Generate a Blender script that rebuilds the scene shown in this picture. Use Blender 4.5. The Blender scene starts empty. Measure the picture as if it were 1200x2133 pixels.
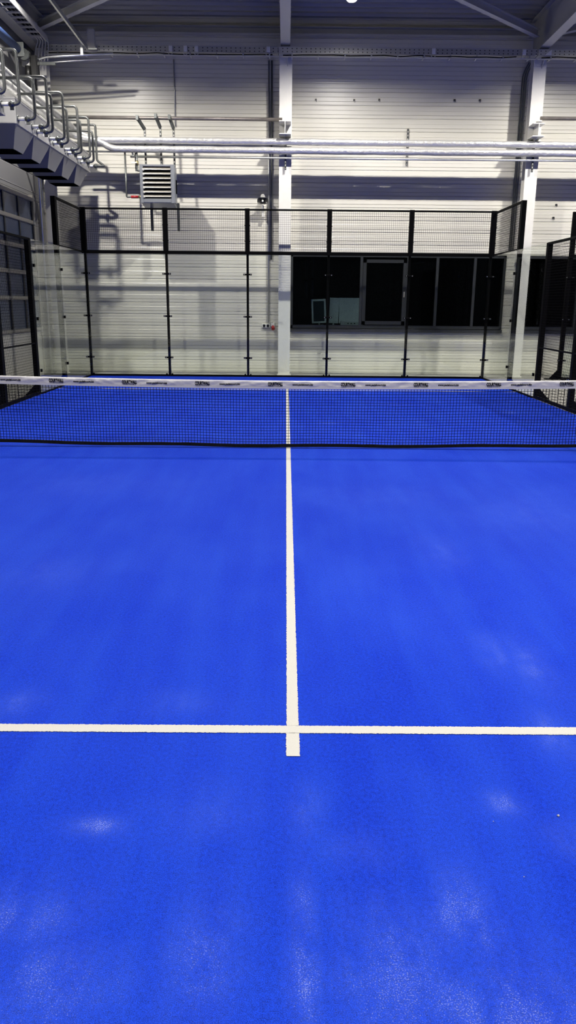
import bpy, math, random
from mathutils import Vector, Matrix
random.seed(7)
D = bpy.data
S = bpy.context.scene
COL = S.collection
PI = math.pi

# ------------------------------------------------------------------ materials
def nt(name):
    m = D.materials.new(name); m.use_nodes = True
    t = m.node_tree; t.nodes.clear()
    o = t.nodes.new('ShaderNodeOutputMaterial')
    return m, t, o
def node(t, typ, **k):
    n = t.nodes.new(typ)
    for a, v in k.items():
        if a.startswith('_'): setattr(n, a[1:], v)
        else: n.inputs[a.replace('__', ' ')].default_value = v
    return n
def rgba(c): return (c[0], c[1], c[2], 1)
def math_(t, op, a, b=None, c=None, clamp=False):
    n = t.nodes.new('ShaderNodeMath'); n.operation = op; n.use_clamp = clamp
    for i, v in enumerate((a, b, c)):
        if v is None: continue
        if hasattr(v, 'links') or isinstance(v, bpy.types.NodeSocket): t.links.new(v, n.inputs[i])
        else: n.inputs[i].default_value = v
    return n.outputs[0]
def mixc(t, fac, a, b):
    n = t.nodes.new('ShaderNodeMix'); n.data_type = 'RGBA'
    for i, v in ((0, fac), (6, a), (7, b)):
        if isinstance(v, bpy.types.NodeSocket): t.links.new(v, n.inputs[i])
        else: n.inputs[i].default_value = v if i == 0 else rgba(v)
    return n.outputs[2]
def ramp(t, sock, lo, hi):
    n = t.nodes.new('ShaderNodeMapRange'); n.inputs[1].default_value = lo; n.inputs[2].default_value = hi
    t.links.new(sock, n.inputs[0]); return n.outputs[0]
def coords(t, sc=(1, 1, 1)):
    tc = t.nodes.new('ShaderNodeTexCoord'); mp = t.nodes.new('ShaderNodeMapping')
    mp.inputs['Scale'].default_value = sc
    t.links.new(tc.outputs['Object'], mp.inputs[0]); return mp.outputs[0]
def noise(t, scale, detail=2, sc=(1, 1, 1), rough=.5):
    n = node(t, 'ShaderNodeTexNoise', Scale=scale, Detail=detail, Roughness=rough)
    t.links.new(coords(t, sc), n.inputs['Vector']); return n.outputs['Fac']
def plain(name, c, rough=.5, metal=0, var=.08, vscale=6, bump=0, bscale=40, spec=.5):
    m, t, o = nt(name)
    b = node(t, 'ShaderNodeBsdfPrincipled', Roughness=rough, Metallic=metal)
    b.inputs['Specular IOR Level'].default_value = spec
    f = noise(t, vscale, 3)
    lo = [x * (1 - var) for x in c]; hi = [min(1, x * (1 + var)) for x in c]
    t.links.new(mixc(t, f, lo, hi), b.inputs['Base Color'])
    if bump:
        bn = node(t, 'ShaderNodeBump', Strength=bump, Distance=.02)
        t.links.new(noise(t, bscale, 3), bn.inputs['Height']); t.links.new(bn.outputs[0], b.inputs['Normal'])
    t.links.new(b.outputs[0], o.inputs[0]); return m
M = {}
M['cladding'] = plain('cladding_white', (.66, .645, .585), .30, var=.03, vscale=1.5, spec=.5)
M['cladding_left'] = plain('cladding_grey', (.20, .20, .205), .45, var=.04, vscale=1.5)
M['far_wall'] = plain('dark_far_wall', (.016, .02, .028), .8, spec=.05)
M['column'] = plain('column_paint', (.70, .69, .655), .5, var=.05, vscale=9)
M['steel_grey'] = plain('painted_steel_grey', (.38, .38, .38), .45, var=.05, vscale=5)
M['deck'] = plain('roof_deck', (.22, .22, .23), .3, var=.04)
M['black'] = plain('black_powder_coat', (.0018, .0018, .0022), .55, var=.2, spec=.035)
M['wire'] = plain('black_wire', (.002, .002, .0025), .6, var=.2, spec=.03)
M['cord'] = plain('black_net_cord', (.004, .004, .006), .8, var=.2, spec=.05)
M['concrete'] = plain('concrete', (.27, .265, .25), .8, var=.15, vscale=3)
M['galv'] = plain('galvanised_steel', (.55, .56, .57), .42, 1, var=.15, vscale=14)
M['dark_pipe'] = plain('dark_steel_pipe', (.13, .14, .14), .4, .7, var=.2, vscale=20)
M['grey_pipe'] = plain('grey_steel_pipe', (.10, .105, .105), .42, .6, var=.3, vscale=9)
M['old_pipe'] = plain('old_steel_pipe', (.22, .20, .19), .5, .7, var=.45, vscale=5)
M['foil'] = plain('foil_insulation', (.62, .62, .61), .38, .6, var=.08, vscale=8, bump=.9, bscale=12)
M['nozzle'] = plain('nozzle_sheet', (.23, .235, .25), .42, .35, var=.04)
M['casing'] = plain('casing_sheet', (.50, .50, .50), .4, .5, var=.08)
M['slot'] = plain('slot_black', (.002, .002, .002), .8, spec=.0)
M['white_plastic'] = plain('white_plastic', (.72, .72, .70), .4)
M['black_plastic'] = plain('black_plastic', (.012, .012, .013), .4)
M['red'] = plain('red_plastic', (.42, .02, .025), .4)
M['brass'] = plain('brass', (.6, .5, .25), .35, 1)
M['frame_dark'] = plain('anthracite_frame', (.022, .024, .028), .4)
M['frame_lip'] = plain('frame_lip', (.02, .0215, .025), .35)
M['alu'] = plain('aluminium', (.30, .285, .26), .45, .4, var=.1)
M['door_panel'] = plain('door_panel', (.42, .41, .39), .5, var=.04)
M['blue_steel'] = plain('blue_paint', (.03, .06, .17), .55, spec=.2)
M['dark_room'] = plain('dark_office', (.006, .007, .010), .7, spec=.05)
M['pale'] = plain('pale_plastic', (.62, .66, .60), .5)
M['screen'] = plain('screen_dark', (.02, .03, .03), .25)
M['tape'] = plain('net_tape_vinyl', (.345, .34, .352), .45, var=.1, vscale=3, bump=.45, bscale=10)
M['tape_edge'] = plain('net_tape_edge', (.36, .36, .375), .5, var=.06, vscale=30)
M['ink'] = plain('black_print', (.003, .003, .005), .7, spec=.1)
M['pebble'] = plain('pale_stone', (.22, .215, .21), .6, var=.3, vscale=90)
M['heater_sheet'] = plain('heater_sheet', (.24, .255, .28), .4, .3, var=.08)
M['louvre'] = plain('louvre_sheet', (.20, .19, .17), .42, .35, var=.1)

def glass(name, tint, ior=1.45, refl=1.0):
    m, t, o = nt(name)
    tr = node(t, 'ShaderNodeBsdfTransparent', Color=rgba(tint))
    gl = node(t, 'ShaderNodeBsdfGlossy', Color=(1, 1, 1, 1), Roughness=.02)
    lw = node(t, 'ShaderNodeLayerWeight', Blend=.5)
    fr = math_(t, 'MULTIPLY_ADD', math_(t, 'POWER', lw.outputs['Facing'], 5), .94, .018)
    mx = t.nodes.new('ShaderNodeMixShader')
    t.links.new(math_(t, 'MULTIPLY', fr, refl), mx.inputs[0])
    t.links.new(tr.outputs[0], mx.inputs[1]); t.links.new(gl.outputs[0], mx.inputs[2])
    t.links.new(mx.outputs[0], o.inputs[0]); return m
M['glass'] = glass('court_glass', (.945, .965, .945))
M['window_glass'] = glass('window_glass', (.55, .60, .64), 1.5)
M['door_glass'] = plain('door_acrylic_pane', (.045, .06, .10), .25, spec=.6)

def lamp_mat():
    m, t, o = nt('lamp_lens')
    e = node(t, 'ShaderNodeEmission', Color=(1, .96, .9, 1), Strength=9)
    t.links.new(e.outputs[0], o.inputs[0]); return m
M['lamp'] = lamp_mat()
def slot_mat():
    m, t, o = nt('slotted_strut')
    b = node(t, 'ShaderNodeBsdfPrincipled', Roughness=.45, Metallic=.7)
    tc = t.nodes.new('ShaderNodeTexCoord'); sp = t.nodes.new('ShaderNodeSeparateXYZ')
    t.links.new(tc.outputs['Object'], sp.inputs[0])
    band = math_(t, 'LESS_THAN', math_(t, 'FRACT', math_(t, 'DIVIDE', sp.outputs[2], .085)), .42)
    mid = math_(t, 'LESS_THAN', math_(t, 'ABSOLUTE', sp.outputs[0]), .0095)
    t.links.new(mixc(t, math_(t, 'MULTIPLY', band, mid), (.10, .105, .11), (.62, .61, .58)), b.inputs['Base Color'])
    t.links.new(b.outputs[0], o.inputs[0]); return m
M['slotted'] = slot_mat()

def tray_mat():
    m, t, o = nt('perforated_tray')
    b = node(t, 'ShaderNodeBsdfPrincipled', Roughness=.42, Metallic=.8)
    tc = t.nodes.new('ShaderNodeTexCoord'); sp = t.nodes.new('ShaderNodeSeparateXYZ')
    t.links.new(tc.outputs['Object'], sp.inputs[0])
    fx = math_(t, 'SUBTRACT', math_(t, 'FRACT', math_(t, 'DIVIDE', sp.outputs[0], .11)), .5)
    fz = math_(t, 'SUBTRACT', math_(t, 'FRACT', math_(t, 'DIVIDE', sp.outputs[2], .065)), .5)
    dx = math_(t, 'MULTIPLY', fx, .11); dz = math_(t, 'MULTIPLY', fz, .065)
    r = math_(t, 'SQRT', math_(t, 'ADD', math_(t, 'MULTIPLY', dx, dx), math_(t, 'MULTIPLY', dz, dz)))
    hole = math_(t, 'LESS_THAN', r, .013)
    t.links.new(mixc(t, hole, (.45, .455, .47), (.02, .02, .02)), b.inputs['Base Color'])
    t.links.new(math_(t, 'MULTIPLY', math_(t, 'SUBTRACT', 1, hole), .8), b.inputs['Metallic'])
    t.links.new(b.outputs[0], o.inputs[0]); return m
M['tray'] = tray_mat()

SAND = [  # x, y, rx, ry, strength: sand lying on the turf
    (-.85, -8.05, .20, .16, .55), (-.70, -8.3, .22, .16, .6), (-.72, -7.62, .09, .05, .7), (-.27, -8.2, .12, .22, .55), (.027, -8.2, .05, .33, .8),
    (.27, -8.25, .20, .30, .55), (.52, -8.05, .10, .20, .75), (.55, -8.42, .40, .25, .62), (.80, -7.48, .07, .07, .7), (1.15, -6.98, .08, .17, .6),
    (1.26, -6.3, .09, .30, .5), (1.1, -6.15, .08, .2, .5), (-1.31, -6.74, .12, .10, .5), (-.54, -6.73, .16, .12, .35),
    (.05, -7.55, .07, .16, .45), (.22, -7.75, .2, .15, .3), (1.02, -7.68, .12, .10, .5), (-.31, -7.53, .16, .16, .28),
    (-1.7, -4.9, .35, .35, .3), (1.16, -4.4, .15, .4, .35), (.9, -2.6, .8, .5, .2), (2.2, -3.2, .6, .8, .25), (-2.0, -2.2, .8, .5, .2),
    (.65, 2.2, .18, .08, .6), (-2.3, 4.2, .8, .4, .2), (2.0, 4.6, .5, .3, .25), (-.8, 4.3, .5, .4, .2), (3.9, 3.6, .12, .1, .7)]
def turf_mat():
    m, t, o = nt('blue_turf')
    b = node(t, 'ShaderNodeBsdfPrincipled', Roughness=.9)
    b.inputs['Specular IOR Level'].default_value = .05
    b.inputs['Sheen Weight'].default_value = .03; b.inputs['Sheen Roughness'].default_value = .5
    b.inputs['Sheen Tint'].default_value = (.35, .5, 1, 1)
    g = noise(t, 330, 3, (1, .85, 1), .75)
    g2 = ramp(t, noise(t, 70, 5, (1, .8, 1), .8), .36, .64)
    g1 = math_(t, 'ADD', math_(t, 'MULTIPLY', ramp(t, g, .38, .62), .62), math_(t, 'MULTIPLY', g2, .38))
    col = mixc(t, g1, (.0002, .0020, .060), (.0022, .030, .455))
    st = noise(t, 5, 4, (1, .10, 1), .6)       # brushing direction
    st1 = ramp(t, st, .40, .68)
    pa = noise(t, 1.1, 4, (1, .7, 1), .6)
    pa1 = ramp(t, pa, .38, .68)
    wear = math_(t, 'MULTIPLY', st1, .22); wear = math_(t, 'ADD', wear, math_(t, 'MULTIPLY', pa1, .16))
    col = mixc(t, math_(t, 'MULTIPLY', wear, ramp(t, g, .3, .7), clamp=True), col, (.015, .068, .44))
    tc = t.nodes.new('ShaderNodeTexCoord'); sp = t.nodes.new('ShaderNodeSeparateXYZ')
    t.links.new(tc.outputs['Object'], sp.inputs[0])
    tot = None
    for (x, y, rx, ry, s) in SAND:
        dx = math_(t, 'MULTIPLY_ADD', sp.outputs[0], 1 / rx, -x / rx); dy = math_(t, 'MULTIPLY_ADD', sp.outputs[1], 1 / ry, -y / ry)
        q = math_(t, 'ADD', math_(t, 'MULTIPLY', dx, dx), math_(t, 'MULTIPLY', dy, dy))
        e = math_(t, 'MULTIPLY', math_(t, 'EXPONENT', math_(t, 'MULTIPLY', q, -.8)), s)
        tot = e if tot is None else math_(t, 'MAXIMUM', tot, e)
    rag = ramp(t, noise(t, 9, 4, (1, .5, 1), .6), .18, .60)
    tot = math_(t, 'MULTIPLY', tot, rag)
    tot = math_(t, 'ADD', tot, math_(t, 'MULTIPLY', pa1, .10))
    gr = noise(t, 230, 2, (1, 1, 1), .6)
    thr = math_(t, 'SUBTRACT', .765, math_(t, 'MULTIPLY', tot, .36))
    sand = ramp(t, math_(t, 'SUBTRACT', gr, thr), 0, .10)
    col = mixc(t, math_(t, 'MULTIPLY', sand, .40), col, (.27, .30, .42))
    haze = math_(t, 'MULTIPLY', tot, .28)
    col = mixc(t, haze, col, (.065, .115, .42))
    t.links.new(col, b.inputs['Base Color'])
    bn = node(t, 'ShaderNodeBump', Strength=.5, Distance=.006)
    t.links.new(g, bn.inputs['Height']); t.links.new(bn.outputs[0], b.inputs['Normal'])
    t.links.new(b.outputs[0], o.inputs[0]); return m
M['turf'] = turf_mat()
def line_mat():
    m, t, o = nt('white_turf')
    b = node(t, 'ShaderNodeBsdfPrincipled', Roughness=.9)
    g = noise(t, 330, 3, (1, 1, 1), .7)
    t.links.new(mixc(t, ramp(t, g, .28, .5), (.22, .212, .185), (.30, .298, .284)), b.inputs['Base Color'])
    bn = node(t, 'ShaderNodeBump', Strength=.4, Distance=.005)
    t.links.new(g, bn.inputs['Height']); t.links.new(bn.outputs[0], b.inputs['Normal'])
    t.links.new(b.outputs[0], o.inputs[0]); return m
M['line'] = line_mat()

# ------------------------------------------------------------------ mesh building
class MB:
    def __init__(s): s.v = []; s.f = []; s.sm = []
    def add(s, vs, fs, smooth=False):
        n = len(s.v); s.v += [tuple(v) for v in vs]
        s.f += [tuple(i + n for i in f) for f in fs]; s.sm += [smooth] * len(fs); return s
    def box(s, x0, x1, y0, y1, z0, z1):
        v = [(x, y, z) for x in (x0, x1) for y in (y0, y1) for z in (z0, z1)]
        return s.add(v, [(0, 1, 3, 2), (4, 6, 7, 5), (0, 4, 5, 1), (2, 3, 7, 6), (0, 2, 6, 4), (1, 5, 7, 3)])
    def bbox(s, x0, x1, y0, y1, z0, z1, r=.01):     # box with chamfered long edges (octagon section along the longest axis)
        d = [x1 - x0, y1 - y0, z1 - z0]; a = d.index(max(d)); o = [(0, 1, 2), (1, 2, 0), (2, 0, 1)][a]
        lo = (x0, y0, z0); hi = (x1, y1, z1); p, q = o[1], o[2]
        r = min(r, d[p] * .45, d[q] * .45)
        prof = [(lo[p] + r, lo[q]), (hi[p] - r, lo[q]), (hi[p], lo[q] + r), (hi[p], hi[q] - r), (hi[p] - r, hi[q]), (lo[p] + r, hi[q]), (lo[p], hi[q] - r), (lo[p], lo[q] + r)]
        vs = []
        for e in (lo[a], hi[a]):
            for (u, w) in prof:
                c = [0, 0, 0]; c[a] = e; c[p] = u; c[q] = w; vs.append(c)
        fs = [(i, (i + 1) % 8, 8 + (i + 1) % 8, 8 + i) for i in range(8)] + [tuple(range(7, -1, -1)), tuple(range(8, 16))]
        return s.add(vs, fs)
    def bar(s, a, b, w, h, up=(0, 0, 1)):           # straight rectangular bar from a to b
        a, b = Vector(a), Vector(b); d = (b - a).normalized(); u = Vector(up)
        r = d.cross(u)
        if r.length < 1e-4: r = d.cross(Vector((1, 0, 0)))
        r.normalize(); u = r.cross(d)
        vs = [p + r * (sx * w / 2) + u * (sy * h / 2) for p in (a, b) for sx, sy in ((-1, -1), (1, -1), (1, 1), (-1, 1))]
        return s.add(vs, [(0, 1, 2, 3), (7, 6, 5, 4), (0, 4, 5, 1), (1, 5, 6, 2), (2, 6, 7, 3), (3, 7, 4, 0)])
    def tube(s, pts, r, n=10, bend=0, caps=True):
        P = [Vector(p) for p in pts]
        if bend:
            Q = [P[0]]
            for i in range(1, len(P) - 1):
                a, b, c = P[i - 1], P[i], P[i + 1]
                k = min(bend, (a - b).length * .49, (c - b).length * .49)
                p0 = b + (a - b).normalized() * k; p1 = b + (c - b).normalized() * k
                for j in range(7):
                    u = j / 6; Q.append(p0 * (1 - u) ** 2 + b * 2 * u * (1 - u) + p1 * u * u)
            Q.append(P[-1]); P = Q
        rr = r if isinstance(r, (list, tuple)) else [r] * len(P)
        t0 = (P[1] - P[0]).normalized()
        nrm = t0.orthogonal().normalized(); vs = []; prev = t0
        for i, p in enumerate(P):
            t = ((P[min(i + 1, len(P) - 1)] - P[max(i - 1, 0)]).normalized())
            nrm = prev.rotation_difference(t) @ nrm; prev = t
            nrm = (nrm - t * nrm.dot(t)).normalized(); bn = t.cross(nrm)
            vs += [p + (nrm * math.cos(2 * PI * k / n) + bn * math.sin(2 * PI * k / n)) * rr[i] for k in range(n)]
        fs = [(i * n + k, i * n + (k + 1) % n, (i + 1) * n + (k + 1) % n, (i + 1) * n + k) for i in range(len(P) - 1) for k in range(n)]
        s.add(vs, fs, True)
        if caps:
            m = len(s.v) - len(vs)
            s.f += [tuple(m + k for k in range(n - 1, -1, -1)), tuple(m + (len(P) - 1) * n + k for k in range(n))]; s.sm += [False, False]
        return s
    def prism(s, poly, axis, e0, e1):               # polygon extruded along an axis (0 x, 1 y, 2 z)
        n = len(poly); vs = []
        for e in (e0, e1):
            for (u, w) in poly: vs.append([(e, u, w), (u, e, w), (u, w, e)][axis])
        return s.add(vs, [(i, (i + 1) % n, n + (i + 1) % n, n + i) for i in range(n)] + [tuple(range(n - 1, -1, -1)), tuple(range(n, 2 * n))])
    def hexa(s, bot, top):                          # two quads joined
        return s.add(list(bot) + list(top), [(3, 2, 1, 0), (4, 5, 6, 7), (0, 1, 5, 4), (1, 2, 6, 5), (2, 3, 7, 6), (3, 0, 4, 7)])
    def build(s, name, mat, parent=None, loc=None):
        me = D.meshes.new(name); me.from_pydata(s.v, [], s.f); me.update()
        for p, q in zip(me.polygons, s.sm): p.use_smooth = q
        import bmesh
        b = bmesh.new(); b.from_mesh(me); bmesh.ops.recalc_face_normals(b, faces=b.faces); b.to_mesh(me); b.free()
        o = D.objects.new(name, me); COL.objects.link(o); me.materials.append(M[mat] if isinstance(mat, str) else mat)
        if parent is not None: o.parent = parent
        if loc is not None: o.location = loc
        return o
def tag(o, label=None, cat=None, group=None, kind=None):
    if label: o['label'] = label
    if cat: o['category'] = cat
    if group: o['group'] = group
    if kind: o['kind'] = kind
    return o
def empty(name, loc=(0, 0, 0)):
    o = D.objects.new(name, None); o.empty_display_size = .1; o.location = loc; COL.objects.link(o); return o
def copy_tree(o, parent=None):
    c = o.copy(); COL.objects.link(c)
    if parent is not None: c.parent = parent
    for ch in list(o.children): copy_tree(ch, c)
    return c
ORD = ['first', 'second', 'third', 'fourth', 'fifth', 'sixth']

# ------------------------------------------------------------------ camera (fitted)
f_px, cx, cy, cz, yaw, pitch, roll = 1614.87, -.0437, -10.0363, 1.83228, .00470563, .263435, -.0087919
cyw, syw, cp, sp_, cr, sr = math.cos(yaw), math.sin(yaw), math.cos(pitch), math.sin(pitch), math.cos(roll), math.sin(roll)
F = Vector((syw * cp, cyw * cp, -sp_)); Rg = Vector((cyw, -syw, 0)); Dn = F.cross(Rg)
R2 = Rg * cr + Dn * sr; D2 = -Rg * sr + Dn * cr
cam = D.cameras.new('camera'); co = D.objects.new('camera', cam); COL.objects.link(co)
co.matrix_world = Matrix(((R2.x, -D2.x, -F.x, cx), (R2.y, -D2.y, -F.y, cy), (R2.z, -D2.z, -F.z, cz), (0, 0, 0, 1)))
cam.sensor_fit = 'VERTICAL'; cam.sensor_height = 36; cam.lens = f_px / 2133 * 36
cam.clip_start = .05; cam.clip_end = 200
S.camera = co

# ------------------------------------------------------------------ the hall
WY = 11.35          # face of the back wall
XL, XR, YF = -6.3, 19.0, -22.0
ZD = 8.50          # underside of the roof deck
def struct(o): o['kind'] = 'structure'; return o
struct(MB().box(XL - .2, XR + .2, YF - .2, WY + 4.2, -.25, -.014).build('floor', 'concrete'))

def ribs(z0, z1, per=.30, d=.016):
    # cladding profile: flat, groove, flat, small step; list of (depth, z)
    out = [(0, z0)]; k = math.floor(z0 / per)
    while k * per < z1:
        b = k * per
        for (dz, dep) in ((0, 0), (.017, d), (.026, d), (.028, 0), (.100, 0), (.102, d * .8), (.107, d * .8), (.109, 0), (.199, 0), (.201, -.006), (.214, 0)):
            z = b + dz
            if z0 < z < z1: out.append((dep, z))
        k += 1
    out.append((0, z1)); return out
def clad_y(mb, x0, x1, z0, z1, y=WY):
    p = ribs(z0, z1)
    vs = []
    for (d, z) in p: vs += [(x0, y + d, z), (x1, y + d, z)]
    mb.add(vs, [(2 * i, 2 * i + 1, 2 * i + 3, 2 * i + 2) for i in range(len(p) - 1)])
    mb.box(x0, x1, y + .03, y + .12, z0, z1)
WB, WT = 1.19, 3.08   # window band; window positions scaled about the camera onto the back wall
w = MB()
clad_y(w, XL - .1, .073, 0, 8.7)
clad_y(w, .073, XR, 0, WB - .1)
clad_y(w, .073, XR, WT, 8.7)
clad_y(w, 5.74, 6.29, WB - .1, WT)
struct(w.build('wall_back', 'cladding'))
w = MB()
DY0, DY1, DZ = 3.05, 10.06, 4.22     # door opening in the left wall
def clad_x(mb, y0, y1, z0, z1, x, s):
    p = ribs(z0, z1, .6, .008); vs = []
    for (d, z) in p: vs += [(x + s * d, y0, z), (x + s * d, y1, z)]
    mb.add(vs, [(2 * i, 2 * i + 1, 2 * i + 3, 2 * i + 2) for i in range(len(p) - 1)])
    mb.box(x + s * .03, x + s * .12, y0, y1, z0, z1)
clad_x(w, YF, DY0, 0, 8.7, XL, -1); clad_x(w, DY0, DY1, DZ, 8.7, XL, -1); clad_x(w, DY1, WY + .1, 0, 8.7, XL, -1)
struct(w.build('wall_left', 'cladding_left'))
w = MB(); clad_x(w, YF, WY + .1, 0, 8.7, XR, 1); struct(w.build('wall_right', 'far_wall'))
struct(MB().box(XL - .1, XR + .1, YF - .12, YF, 0, 8.7).build('wall_front', 'far_wall'))
# ceiling: trapezoid deck, ribs along x
w = MB(); vs = []; y = YF - .1; prof = []
while y < WY + .05:
    prof += [(y, ZD), (y + .11, ZD), (y + .15, ZD + .09), (y + .27, ZD + .09)]; y += .31
prof.append((WY + .1, ZD))
for (y, z) in prof: vs += [(XL - .1, y, z), (XR + .1, y, z)]
w.add(vs, [(2 * i, 2 * i + 1, 2 * i + 3, 2 * i + 2) for i in range(len(prof) - 1)])
w.box(XL - .1, XR + .1, YF - .1, WY + .12, ZD + .2, ZD + .4)
struct(w.build('ceiling', 'deck'))

# steel frame: columns, rafters, eaves beam, braces
def ibeam_y(mb, xc, y0, y1, zb, h, wd, tf=.02, tw=.014):
    mb.box(xc - wd / 2, xc + wd / 2, y0, y1, zb, zb + tf); mb.box(xc - wd / 2, xc + wd / 2, y0, y1, zb + h - tf, zb + h)
    mb.box(xc - tw / 2, xc + tw / 2, y0, y1, zb + tf, zb + h - tf); return mb
def column(xc, w_, label):
    c = empty('steel_column', (xc, 10.74, 0)); tag(c, label, 'column', kind='thing')
    m = MB(); a = w_ / 2
    m.box(-a, a, -.14, -.118, -.01, 7.62); m.box(-a, a, .118, .14, -.01, 7.62); m.box(-.007, .007, -.118, .118, -.01, 7.62)
    m.build('column_shaft', 'column', c)
    MB().box(-a - .03, a + .03, -.155, .15, -.014, .015).build('base_plate', 'column', c)
    MB().prism([(-.30, 7.44), (-.13, 7.44), (-.13, 7.28)], 0, .03, .05).build('bracket', 'steel_grey', c)
    if xc > 1: MB().prism([(-.02, 7.48), (.14, 7.48), (.14, 7.60)], 1, -.49, -.475).build('gusset_plate', 'white_plastic', c)
    return c
column(-.09, .305, 'pale steel column in the middle of the back wall, left of the dark window')
column(5.985, .305, 'pale steel column between the two dark windows at the right of the back wall')
column(-5.93, .24, 'shaded pale steel column in the corner behind the left glass, beside the rolling door')
for xc, lb in ((-.105, 'grey roof rafter over the middle column of the back wall'), (5.98, 'deep grey roof rafter over the right column of the back wall'), (-6.09, 'grey roof rafter running along the top of the left wall')):
    m = ibeam_y(MB(), xc, YF, 11.3, 7.66, .83, .225)
    o = m.build('roof_rafter', 'steel_grey'); tag(o, lb, 'rafter', 'roof rafters', 'thing')
for x0, x1, lb in ((-5.95, -.24, 'long grey eaves beam high on the back wall above the unit heater'), (.02, 5.84, 'long grey eaves beam high on the back wall above the dark window'), (6.12, 12.0, 'grey eaves beam high on the back wall, right of the right rafter')):
    m = MB().box(x0, x1, 11.10, 11.30, 8.13, 8.15).box(x0, x1, 11.10, 11.30, 8.27, 8.29).box(x0, x1, 11.195, 11.205, 8.15, 8.27)
    tag(m.build('eaves_beam', 'steel_grey'), lb, 'beam', 'eaves beams', 'thing')
def brace(a, b, lb):
    a, b = Vector(a), Vector(b); m = MB()
    m.bar(a, b, .13, .016); m.bar(a + Vector((0, 0, .15)), b + Vector((0, 0, .15)), .13, .016); m.bar(a + Vector((0, 0, .075)), b + Vector((0, 0, .075)), .012, .14)
    o = m.build('roof_brace', 'steel_grey'); tag(o, lb, 'brace', 'diagonal roof braces', 'thing')
brace((-5.84, 10.25, 7.9), (-.3, 4.9, 7.9), 'grey diagonal roof brace rising from the corner over the rolling door')
brace((5.80, 10.40, 7.9), (.12, 4.9, 7.9), 'grey diagonal roof brace rising from the right rafter towards the middle')
brace((6.2, 10.25, 7.9), (11.8, 4.9, 7.9), 'grey diagonal roof brace just visible right of the right rafter')

# stub beams on the columns, carrying the old pipe
def stub(x, lb):
    m = MB(); a = .14; y0, y1 = 10.17, 10.60; zb, zt = 5.725, 6.02
    m.box(x - a, x + a, y0, y1, zb, zb + .018); m.box(x - a, x + a, y0, y1, zt - .018, zt); m.box(x - .008, x + .008, y0, y1, zb + .018, zt - .018)
    m.box(x - a, x + a, y1 - .02, y1, zb - .13, zt)
    m.prism([(10.25, zb), (10.58, zb), (10.58, zb - .13)], 0, x - .01, x + .01)
    o = m.build('stub_beam', 'column'); tag(o, lb, 'bracket', 'stub beams on the columns')
stub(-.10, 'short pale stub beam bolted to the middle column above the silver pipes')
stub(5.955, 'short pale stub beam bolted to the right column above the silver pipes')
# ------------------------------------------------------------------ windows in the back wall
def window(name, x0, x1, bars, casement):
    r = empty(name, (0, 0, 0)); r['kind'] = 'structure'
    m = MB(); y0, y1 = WY - .015, WY + .09
    m.box(x0, x1, y0, y1, WT - .07, WT); m.box(x0, x1, y0, y1, WB, WB + .07); m.box(x0, x0 + .06, y0, y1, WB, WT); m.box(x1 - .06, x1, y0, y1, WB, WT)
    for b in bars: m.box(b - .03, b + .03, y0, y1, WB + .07, WT - .07)
    m.build('window_frame', 'frame_dark', r)
    l = MB()
    for b in bars: l.box(b - .036, b - .026, y0 - .006, y0, WB + .05, WT - .05); l.box(b + .026, b + .036, y0 - .006, y0, WB + .05, WT - .05)
    l.box(x0 + .04, x1 - .04, y0 - .006, y0, WB + .065, WB + .08)
    l.build('glazing_bead', 'frame_lip', r)
    MB().box(x0 + .03, x1 - .03, WY + .03, WY + .038, WB + .03, WT - .03).build('pane', 'window_glass', r)
    s = MB().box(x0, x1, WY - .09, WY + .12, WB - .10, WB - .012).build('window_sill', 'frame_dark', r)
    MB().box(x0, x1, WY - .096, WY - .09, WB - .03, WB - .02).build('sill_edge', 'frame_lip', r)
    if casement:
        c0, c1 = casement
        m = MB(); y0 = WY - .03; za, zb = 1.29, 2.95
        m.box(c0, c1, y0, y0 + .06, zb - .08, zb); m.box(c0, c1, y0, y0 + .06, za, za + .09); m.box(c0, c0 + .09, y0, y0 + .06, za, zb); m.box(c1 - .09, c1, y0, y0 + .06, za, zb)
        cs = m.build('casement', 'frame_lip', r)
        MB().box(c1 - .06, c1 - .035, y0 - .03, y0, 2.0, 2.14).build('window_handle', 'alu', cs)
window('window_1', .073, 5.74, (1.94, 3.17, 3.94, 4.93), (1.98, 3.13))
window('window_2', 6.29, 12.0, (7.7, 9.4), None)
# dark office behind the windows
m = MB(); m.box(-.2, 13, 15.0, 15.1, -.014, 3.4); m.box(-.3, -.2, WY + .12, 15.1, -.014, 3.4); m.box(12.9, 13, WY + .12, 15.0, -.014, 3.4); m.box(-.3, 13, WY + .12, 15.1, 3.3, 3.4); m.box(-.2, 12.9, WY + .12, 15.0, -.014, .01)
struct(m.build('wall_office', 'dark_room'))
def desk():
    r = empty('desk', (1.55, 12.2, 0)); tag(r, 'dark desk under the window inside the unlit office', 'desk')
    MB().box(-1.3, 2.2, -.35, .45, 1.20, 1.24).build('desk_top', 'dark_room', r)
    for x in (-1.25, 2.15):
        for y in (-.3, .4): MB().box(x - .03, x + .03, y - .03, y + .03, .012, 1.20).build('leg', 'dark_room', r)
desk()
def monitor(x, wd, h, lb, tilt, scr):
    r = empty('monitor', (x, 12.07, 1.24)); r.rotation_euler = (0, tilt, 0); tag(r, lb, 'monitor', 'pale screens inside the office')
    MB().bbox(-wd / 2, wd / 2, -.02, .02, .06, h, .01).build('screen_body', 'pale', r)
    MB().box(-wd / 2 + .05, wd / 2 - .05, -.024, -.02, .11, h - .05).build('screen_face', scr, r)
    MB().box(-.12, .12, -.08, .12, 0, .012).box(-.02, .02, -.005, .03, .012, .08).build('stand', 'pale', r)
monitor(.88, .40, .70, 'pale framed screen with a dark face inside the office window, left one of three', -.05, 'screen')
monitor(1.27, .26, .74, 'narrow pale screen inside the office window, middle one of three', .03, 'pale')
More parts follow.
